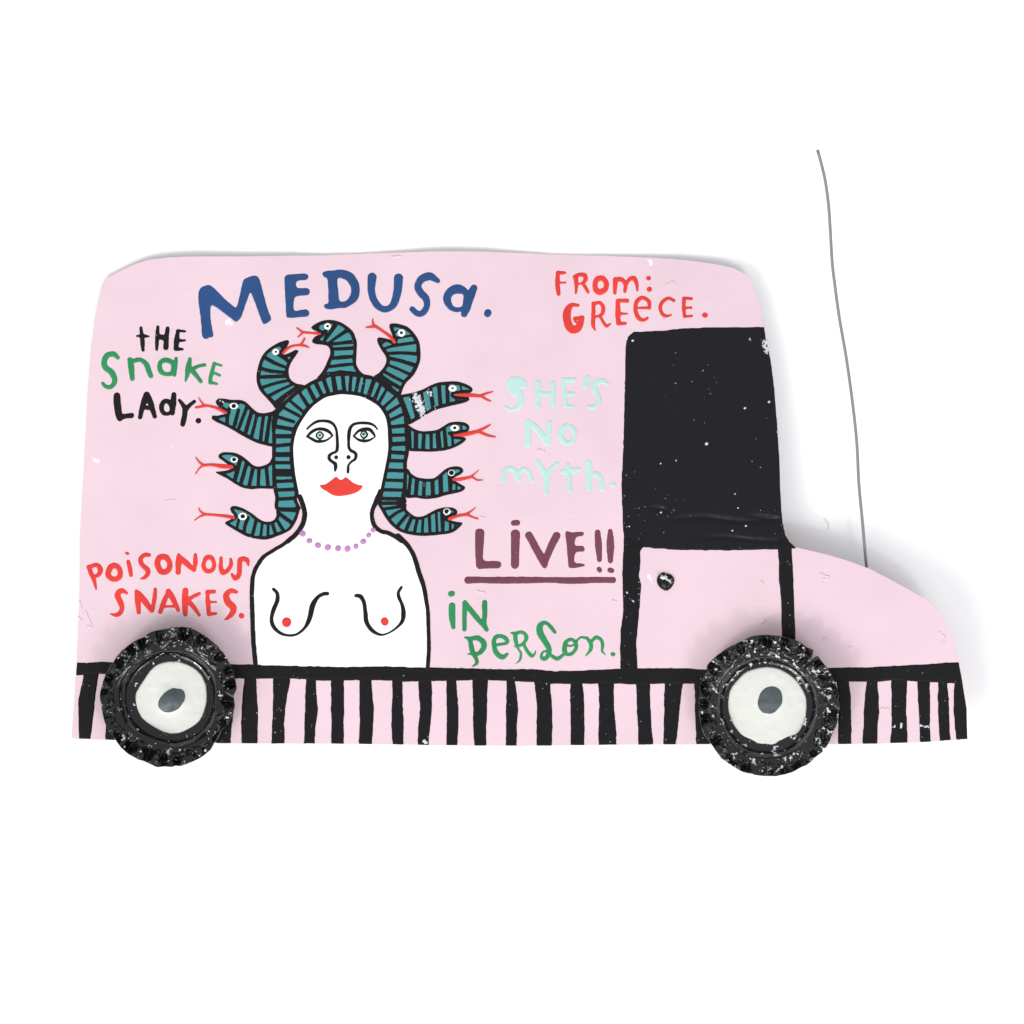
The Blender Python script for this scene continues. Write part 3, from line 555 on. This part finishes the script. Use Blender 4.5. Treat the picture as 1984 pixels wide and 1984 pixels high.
serpent("snake", [(I, (1000,1495, 1000,1560, 975,1610, 920,1635, 850,1630, 780,1590, 700,1530, 600,1475, 510,1450, 460,1470, 470,1520, 508,1572, 460,1610, 400,1640, 400,1660, 460,1700, 560,1760, 660,1810, 780,1838, 900,1840, 1020,1800, 1150,1740, 1220,1650, 1255,1560, 1268,1480, 1180,1470, 1080,1468))],
  6, [(I, ((560,1610,26, 535,1720,26), (665,1590,42, 630,1690,36, 615,1780,40), (762,1620,34, 715,1810,36), (835,1640,26, 812,1840,28), (902,1640,30, 900,1840,28), (940,1620,36, 1000,1810,36), (985,1580,30, 1100,1770,36), (1010,1525,40, 1200,1665,42), (1020,1485,50, 1260,1500,50)))],
  (605,1572,50,43,26,1), ((500,1588,34, 400,1570,32, 260,1555,22, 160,1550,26), (160,1550,26, 110,1515,14, 90,1475,8), (150,1555,26, 95,1580,12, 45,1618,10)), I)
serpent("snake", [(J, (445,270, 500,255, 600,235, 700,200, 790,155, 870,125, 960,115, 1060,110, 1160,130, 1240,170, 1265,205, 1240,240, 1150,245, 1050,262, 1120,280, 1220,285, 1227,320, 1180,350, 1080,375, 950,405, 830,440, 740,490, 650,545, 580,585, 530,603, 500,560, 470,420, 440,330))],
  6.5, [(J, ((465,330,34, 545,560,44), (575,270,50, 640,530,48), (680,240,34, 720,480,34), (780,190,44, 820,430,42), (880,150,40, 900,400,38), (975,150,40, 982,390,38), (1125,170,14, 1140,215,14), (1070,290,20, 1080,360,20), (1110,290,16, 1115,350,16)))],
  (1035,188,46,36,13,2), ((1080,262,22, 1200,265,40, 1350,278,30), (1350,275,24, 1420,248,20, 1490,228,10), (1360,280,24, 1410,310,20, 1465,335,12)), J)
serpent("snake", [(J, (520,600, 545,612, 600,650, 680,675, 760,675, 860,660, 930,620, 1000,580, 1100,568, 1180,580, 1225,620, 1220,665, 1180,690, 1100,705, 1040,718, 1110,735, 1175,745, 1190,765, 1150,810, 1060,860, 950,895, 850,905, 750,910, 640,905, 550,900, 515,880))],
  6, [(J, ((550,640,22, 560,880,22), (620,660,44, 620,880,46), (712,690,36, 700,890,40), (790,680,34, 795,890,30), (865,660,50, 885,890,52), (940,640,34, 962,870,42), (1030,690,22, 1040,850,26), (1130,600,16, 1140,690,20), (1000,700,34, 1040,712,20)))],
  (1060,638,48,35,19,1), ((1060,722,24, 1180,710,44, 1320,680,36), (1320,675,30, 1400,640,26, 1465,600,8), (1340,685,30, 1440,725,26, 1520,740,10)), J)
serpent("snake", [(J, (490,1100, 530,1105, 570,1160, 640,1200, 740,1215, 820,1210, 880,1170, 950,1110, 1020,1080, 1100,1075, 1150,1100, 1160,1130, 1130,1165, 1080,1190, 1045,1218, 1100,1260, 1175,1305, 1180,1325, 1140,1360, 1040,1385, 950,1405, 850,1435, 720,1445, 620,1430, 500,1425, 480,1300))],
  6, [(J, ((560,1180,32, 540,1380,34), (635,1200,42, 618,1400,40), (715,1230,34, 708,1410,36), (808,1220,42, 812,1410,42), (898,1180,46, 905,1410,46), (1000,1080,44, 1010,1250,50, 1010,1390,30), (1078,1290,16, 1080,1370,18)))],
  (1022,1148,38,36,27,1), ((1045,1225,28, 1130,1220,36, 1250,1195,24), (1240,1195,20, 1290,1155,10, 1335,1115,4), (1260,1195,20, 1310,1230,14, 1375,1230,8)), J)
serpent("snake", [(J, (500,1490, 510,1560, 560,1610, 620,1645, 700,1640, 780,1600, 860,1560, 950,1540, 1040,1545, 1090,1580, 1080,1620, 1020,1640, 985,1672, 1060,1700, 1150,1715, 1140,1740, 1090,1790, 1020,1830, 900,1850, 700,1865, 560,1850, 450,1820, 360,1760, 290,1680, 230,1580, 188,1490, 300,1470))],
  6, [(J, ((230,1565,30, 480,1525,32), (290,1690,38, 390,1610,32, 490,1560,28), (390,1780,38, 530,1610,34), (500,1820,38, 575,1640,36), (600,1840,32, 640,1650,30), (690,1850,28, 702,1640,26), (780,1840,30, 770,1610,32), (860,1840,26, 850,1570,24), (925,1840,34, 920,1560,50), (1010,1710,24, 1008,1840,26), (1060,1720,12, 1058,1820,14), (940,1660,40, 990,1690,30)))],
  (970,1588,42,37,30,1), ((1000,1670,36, 1100,1635,30, 1200,1620,28), (1200,1615,24, 1250,1580,14, 1292,1545,8), (1200,1622,26, 1260,1650,18, 1320,1670,14)), J)

# ---- wheels: crushed crown caps with the crimped skirt turned up
def polar(P, c, th):
    P = np.asarray(P, float).reshape(-1, 2)-np.array(c); a = np.arctan2(P[:, 1], P[:, 0]); r = np.hypot(P[:, 0], P[:, 1])
    o = np.argsort(a); a = a[o]; r = r[o]
    return np.interp(th, np.r_[a-2*np.pi, a, a+2*np.pi], np.r_[r, r, r])
def wheel(t, c, rim_out, rim_in, rb, disc_c, disc, pupil, bump, seed, label, cm, rough):
    cu, cv_ = t[0]+c[0]*t[2], t[1]+c[1]*t[2]
    aa = np.linspace(0, 6.2832, 24); zr = zb(cu+92*np.cos(aa), cv_+92*np.sin(aa)); gu = float((zr*np.cos(aa)).mean()*2/92); gv = float((zr*np.sin(aa)).mean()*2/92); zc = float(zr[:-1].mean())
    z0f = lambda U, V: zc + .7e-3 + gu*(U-cu) + gv*(V-cv_)
    n = 840; th = np.linspace(-np.pi, np.pi, n, endpoint=False)
    Ro = polar(rim_out, c, th)*t[2]; Ri = polar(rim_in, c, th)*t[2]
    for _ in range(3): Ri = (np.roll(Ri, 3)+Ri+np.roll(Ri, -3))/3
    dc = ((disc_c[0]-c[0])*t[2], (disc_c[1]-c[1])*t[2])
    ss = [(0, 0), (0, .5), (0, .9)] + [(0, 1.0)] + [(1, x) for x in np.linspace(.12, 1, 9)] + [(2, x) for x in np.linspace(.04, 1, 26)]
    ph = 21*(th + .06*np.sin(3*th+seed)+.04*np.sin(7*th+2*seed))
    rings = []
    for kind, s in ss:
        if kind == 0:
            k = (1-s)
            r = rb*s; du = r*np.cos(th)+dc[0]*.8; dv = r*np.sin(th)+dc[1]*.8; z = np.zeros(n)
            if s >= .9: z = z - .05*(1-abs(s-1)*10)*0
        else:
            cx, cy = dc[0]*.8, dc[1]*.8
            b_u, b_v = rb*np.cos(th)+cx, rb*np.sin(th)+cy
            i_u, i_v = Ri*np.cos(th), Ri*np.sin(th)
            if kind == 1:
                q = s; du = b_u+(i_u-b_u)*q; dv = b_v+(i_v-b_v)*q
                z = 3.0*(.5-.5*np.cos(np.pi*min(1, q*1.05)))**.8 + .10*np.sin(9*q)*0 + vnoise(th*9+s, s*3, seed)*.25*q
                z = z + .28*math.exp(-((q-.35)/.12)**2)
            else:
                q = s; R = Ri+(Ro-Ri)*q; du = R*np.cos(th); dv = R*np.sin(th)
                fl = np.abs(np.cos(ph/2))**.8
                am = .5+1.5*min(1, q*1.4)
                z = 3.0 + 1.2*q**.9 + am*(fl-.5)*min(1, max(0, q-.18)*3)
                cr = vnoise(du/18, dv/18, seed)*1.4 + vnoise(du/10, dv/10, seed+3)*rough + np.abs(vnoise(du/12, dv/12, seed+7))*1.3
                z = z + cr*.75*min(1, q*3)*(1-.2*q)
                tl = .5*vnoise(th*13, q*1.5, seed+4)*min(1, q*2)*2.2
                du = du - np.sin(th)*tl*1.2; dv = dv + np.cos(th)*tl*1.2
        rings.append((du, dv, z))
    verts = []
    for du, dv, z in rings:
        # keep the skirt above the tin below it
        zz = np.maximum(z0f(cu+du, cv_+dv)+z*1e-3, zb(cu+du, cv_+dv)+.25e-3) if True else z
        x, y, q = world(cu+du, cv_+dv, zz); verts.append(np.c_[x, y, q])
    co = np.vstack(verts[1:]); x, y, q = world(cu+dc[0]*.8, cv_+dc[1]*.8, z0f(cu+dc[0]*.8, cv_+dc[1]*.8)); co = np.vstack([co, [[x, y, q]]])
    m_ = len(verts)-1; F_ = []
    i = np.arange(n); j = (i+1) % n
    quads = np.vstack([np.c_[k*n+i, (k+1)*n+i, (k+1)*n+j, k*n+j] for k in range(m_-1)])
    T2 = np.vstack([quads[:, [0, 1, 2]], quads[:, [0, 2, 3]], np.c_[np.full(n, m_*n), i, j]])
    T2 = up(co, T2)
    o = mesh_obj("wheel", co, T2, cm, van)
    sm = o.modifiers.new("thickness", 'SOLIDIFY'); sm.thickness = .00022; sm.offset = -1
    o['label'] = label
    pc = (t[0]+pupil[0]*t[2], t[1]+pupil[1]*t[2])
    def base(U, V):
        r = np.hypot(U-pc[0], V-pc[1]); return z0f(U, V) + .04e-3 + bump*1e-3*np.exp(-(r/21.0)**2)
    # the washer dome under the white paint
    draw("hub_disc", t, [Po(*disc)], M['hub'], o, base=base, H=.22, wd=4, step=1.6, wob=.6)
    n_ = 14; a, b_, an = pupil[2:5]
    f = [cc for k in range(n_) for cc in (pupil[0]+a*math.cos(k*6.2832/n_)*math.cos(an)-b_*math.sin(k*6.2832/n_)*math.sin(an), pupil[1]+a*math.cos(k*6.2832/n_)*math.sin(an)+b_*math.sin(k*6.2832/n_)*math.cos(an))]
    draw("hub_dot", t, [Po(*f)], M['grey'], o, base=base, H=.34, wd=3, step=1.2, wob=.5)
    # nail end under the sheet: the van rests on it
    zt = float(zb(np.array([cu]), np.array([cv_]))[0])-TH+.0001
    k = 16; r_ = .0009; X, Y, _ = world(cu, cv_, zt)
    vv_ = [(X+r_*math.cos(a_*6.2832/k), Y+r_*math.sin(a_*6.2832/k), z_) for z_ in (0.0, zt) for a_ in range(k)]
    ff = [(a_, (a_+1) % k, k+(a_+1) % k, k+a_) for a_ in range(k)]+[tuple(range(k))[::-1], tuple(range(k, 2*k))]
    mesh_obj("nail", vv_, ff, M['wire'], o, False)
    return o
t1 = T(180, 1200, .15528)
wheel(t1, (940, 970), (1050,100, 1220,105, 1330,165, 1480,270, 1600,390, 1700,540, 1760,680, 1790,850, 1750,960, 1768,1060, 1755,1150, 1735,1210, 1700,1280, 1600,1380, 1520,1530, 1460,1630, 1330,1730, 1150,1810, 1080,1830, 1040,1822, 990,1842, 900,1835, 840,1842, 780,1830, 640,1770, 560,1745, 480,1700, 420,1665, 320,1560, 270,1480, 190,1390, 140,1250, 110,1080, 90,930, 110,850, 160,690, 190,620, 250,540, 330,430, 400,360, 540,260, 640,220, 750,150, 900,120),
      (760,400, 930,385, 1100,370, 1230,400, 1400,500, 1530,660, 1525,1000, 1530,1320, 1440,1500, 1240,1590, 1030,1650, 900,1560, 700,1480, 500,1400, 350,1320, 290,1080, 265,870, 400,640, 560,520),
      82, (980, 975), (990,525, 1060,528, 1200,575, 1330,670, 1400,800, 1420,930, 1400,1100, 1330,1260, 1180,1370, 1050,1418, 930,1415, 780,1350, 620,1230, 550,1090, 535,960, 560,880, 650,740, 740,620, 820,560, 900,535), (985, 1010, 190, 135, -.62), 1.3, 1, "black crushed bottle cap rear wheel with smudged white hub", M['cap'], .7)
t2 = T(1340, 1210, .15528)
wheel(t2, (965, 1010), (870,130, 1050,140, 1200,165, 1350,220, 1430,280, 1515,315, 1490,400, 1445,475, 1580,395, 1610,440, 1640,480, 1690,550, 1740,620, 1770,700, 1790,740, 1830,860, 1825,950, 1845,1040, 1830,1110, 1820,1200, 1790,1280, 1740,1400, 1670,1540, 1620,1545, 1630,1590, 1550,1650, 1470,1720, 1350,1790, 1230,1850, 1130,1875, 1030,1890, 850,1885, 740,1860, 640,1840, 480,1740, 350,1640, 260,1510, 200,1440, 150,1370, 110,1200, 90,1000, 100,850, 110,720, 190,600, 200,500, 290,410, 380,340, 550,240, 640,200, 740,150),
      (330,700, 400,620, 560,480, 700,430, 850,400, 1100,430, 1260,500, 1400,590, 1540,760, 1590,920, 1590,1100, 1520,1350, 1400,1500, 1210,1700, 1000,1700, 800,1690, 620,1680, 480,1500, 400,1330, 350,1180, 280,1150, 300,900),
      86, (945, 1013), (940,530, 1080,555, 1230,630, 1350,760, 1420,900, 1430,1060, 1400,1220, 1320,1350, 1200,1400, 1090,1450, 1020,1495, 920,1485, 830,1480, 760,1440, 640,1380, 560,1300, 510,1220, 470,1100, 460,1000, 480,840, 560,710, 660,610, 780,555), (980, 945, 182, 152, -1.1), .3, 2, "black crushed bottle cap front wheel with clean round white hub", M['cap2'], 1.1)

# ---- wire aerial behind the hood
AP = np.array([(1583.9,290.5),(1591,316),(1599.4,353),(1605.6,401),(1608.7,446),(1612.4,508.4),(1618,556),(1626.3,616),(1640,695.5),(1652,782),(1660,857.6),(1664,936),(1670.5,1005.7),(1679,1098),(1686,1150),(1690,1180)])
AP = catmull(AP, False, 8); nA = len(AP); tA = np.linspace(0, 1, nA)
zA = (3.6 + 17*(1-tA)**1.3)*1e-3
zA = np.minimum(zA, np.where(AP[:, 1] > 1060, zb(AP[:, 0], AP[:, 1])-TH-.30e-3, 9))
cx, cy, cz = world(AP[:, 0], AP[:, 1], zA); Cc = np.c_[cx, cy, cz]
dC = np.gradient(Cc, axis=0); dC /= np.linalg.norm(dC, axis=1)[:, None]
side = np.cross(dC, [0, 0, 1]); side /= np.linalg.norm(side, axis=1)[:, None]; upv = np.cross(side, dC)
k = 12; ra = .325e-3; vv_ = []; ff = []
for i in range(nA):
    for a_ in range(k):
        vv_.append(Cc[i]+ra*(side[i]*math.cos(a_*2*math.pi/k)+upv[i]*math.sin(a_*2*math.pi/k)))
for i in range(nA-1):
    for a_ in range(k): ff.append((i*k+a_, i*k+(a_+1) % k, (i+1)*k+(a_+1) % k, (i+1)*k+a_))
ff += [tuple(range(k))[::-1], tuple(range((nA-1)*k, nA*k))]
mesh_obj("aerial", vv_, ff, M['wire'], van)

# ---- a curl of lint on the paper
LP = catmull(np.array([(1597,1004),(1602,1011),(1605.5,1018),(1605,1025)], float), False, 2)
vv_ = []; ff = []
for i, (a_, b_) in enumerate(LP):
    for q in range(5):
        an_ = q*1.2566; X, Y, Z = world(a_+.55*math.cos(an_), b_, .00008+.00006*math.sin(an_)); vv_.append((X, Y, Z))
for i in range(len(LP)-1):
    for q in range(5): ff.append((i*5+q, i*5+(q+1) % 5, (i+1)*5+(q+1) % 5, (i+1)*5+q))
lint = mesh_obj("lint", vv_, ff, M['chip'], None); lint['label'] = "tiny curled grey hair on the white surface above the hood"; lint['category'] = "lint"

# ---- scuffs and chips in the enamel
def scuff(pts_, w_, H_=.22, seed=0, thr=.15, m='chip'):
    P = np.array(pts_, float).reshape(-1, 2); P = np.c_[P, np.full(len(P), w_)]
    lo_, hi_ = P[:, :2].min(0)-w_/2-4, P[:, :2].max(0)+w_/2+4
    def fn(U, V):
        d = field_stroke(P, U, V)/max(w_, 1)
        a_ = 0.5; U2 = U*math.cos(a_)+V*math.sin(a_); V2 = -U*math.sin(a_)+V*math.cos(a_)
        n_ = vnoise(U2/1.3, V2/4.5, seed)*.9+vnoise(U/3, V/3, seed+1)*.7
        return (d+n_*.75+thr)*3
    try: paint("scuff", fn, lo_, hi_, M[m], van, H=H_, wd=2, step=.8, low=-.0)
    except Exception as ex_: print("scuff skipped", ex_)
scuff([806,768, 812,785, 819,801], 18, .24, 2, .08); scuff([832,757, 836,768], 9, .24, 3, .15)
scuff([1481,662, 1486,678], 13, .2, 4, .15); scuff([1452,656, 1454,659], 5, .2, 5, .1)
scuff([1733,1407, 1734,1408], 7, .22, 6, .2); scuff([1746,1402, 1747,1409], 7, .22, 7, .2); scuff([1784,1405, 1798,1409], 5, .22, 8, .15)
scuff([1283,1119, 1290,1121, 1298,1126], 10, 1.10, 9, .0); scuff([428,776, 431,778], 6, .24, 10, .1)
scuff([438,622, 447,626], 11, .04, 11, .12, 'pale'); scuff([332,866, 333,866], 6, .06, 12, .3, 'white'); scuff([180,889, 188,893], 8, .04, 13, .1, 'pale')
scuff([1257,504, 1262,510], 7, .04, 14, .1, 'pale'); scuff([822,1437, 826,1439], 8, .2, 15, .05); scuff([842,787, 843,790], 5, .2, 16, .1)
scuff([1221,1160, 1227,1165], 5, .2, 17, .05); scuff([1214,1148, 1217,1150], 5, .2, 18, .05); scuff([1257,1114, 1263,1128], 6, .03, 19, .2, 'pale')
# raised ridges and pimples in the pink enamel
for i_, (p_, w__) in enumerate((((154,1165, 158,1178), 2.6), ((166,1185, 178,1212), 2.2), ((152,1195, 158,1203), 2.6), ((168,1212, 178,1216), 2.6), ((1044,873, 1052,875), 6), ((1709,1374, 1720,1375), 5),
      ((1646,1254, 1652,1255), 3.5), ((1597,1238, 1606,1236), 3.5), ((1290,551, 1306,544), 1.8), ((1300,545, 1309,549), 1.6), ((925,1146, 938,1148), 3.5), ((1187,1164, 1192,1165), 3.5), ((932,1003, 938,1004), 4),
      ((1590,1112, 1606,1118), 4), ((1596,1122, 1603,1121), 4), ((760,498, 775,496), 3), ((320,970, 340,968), 2.5), ((1820,1225, 1830,1235, 1826,1246), 4), ((1475,1128, 1477,1129), 4), ((1478,1204, 1480,1202), 5))):
    scuff(p_, w__, .15, 40+i_, -.15, 'pink')
for (x, y, r) in ((1368.8,859.8,5.6), (1443.6,790.6,3.6), (1490,778.6,3.8), (1280.5,993,2.8), (1280,898,2.4), (1310,892,2), (1424,957,2.4), (1419,1028,2.2), (1430,984,2), (1445,1019,3), (1362,718,2), (1226,660,4), (1219,1020,2)):
    draw("scuff", PX, [Sk(x-.6,y+.3,r, x+.6,y-.3,r)], M['chip'], van, H=.24, step=.7, wob=.5, wd=1.5)
print("tris", sum(len(o.data.polygons) for o in scene.objects if o.type == 'MESH'), "objects", len(scene.objects))
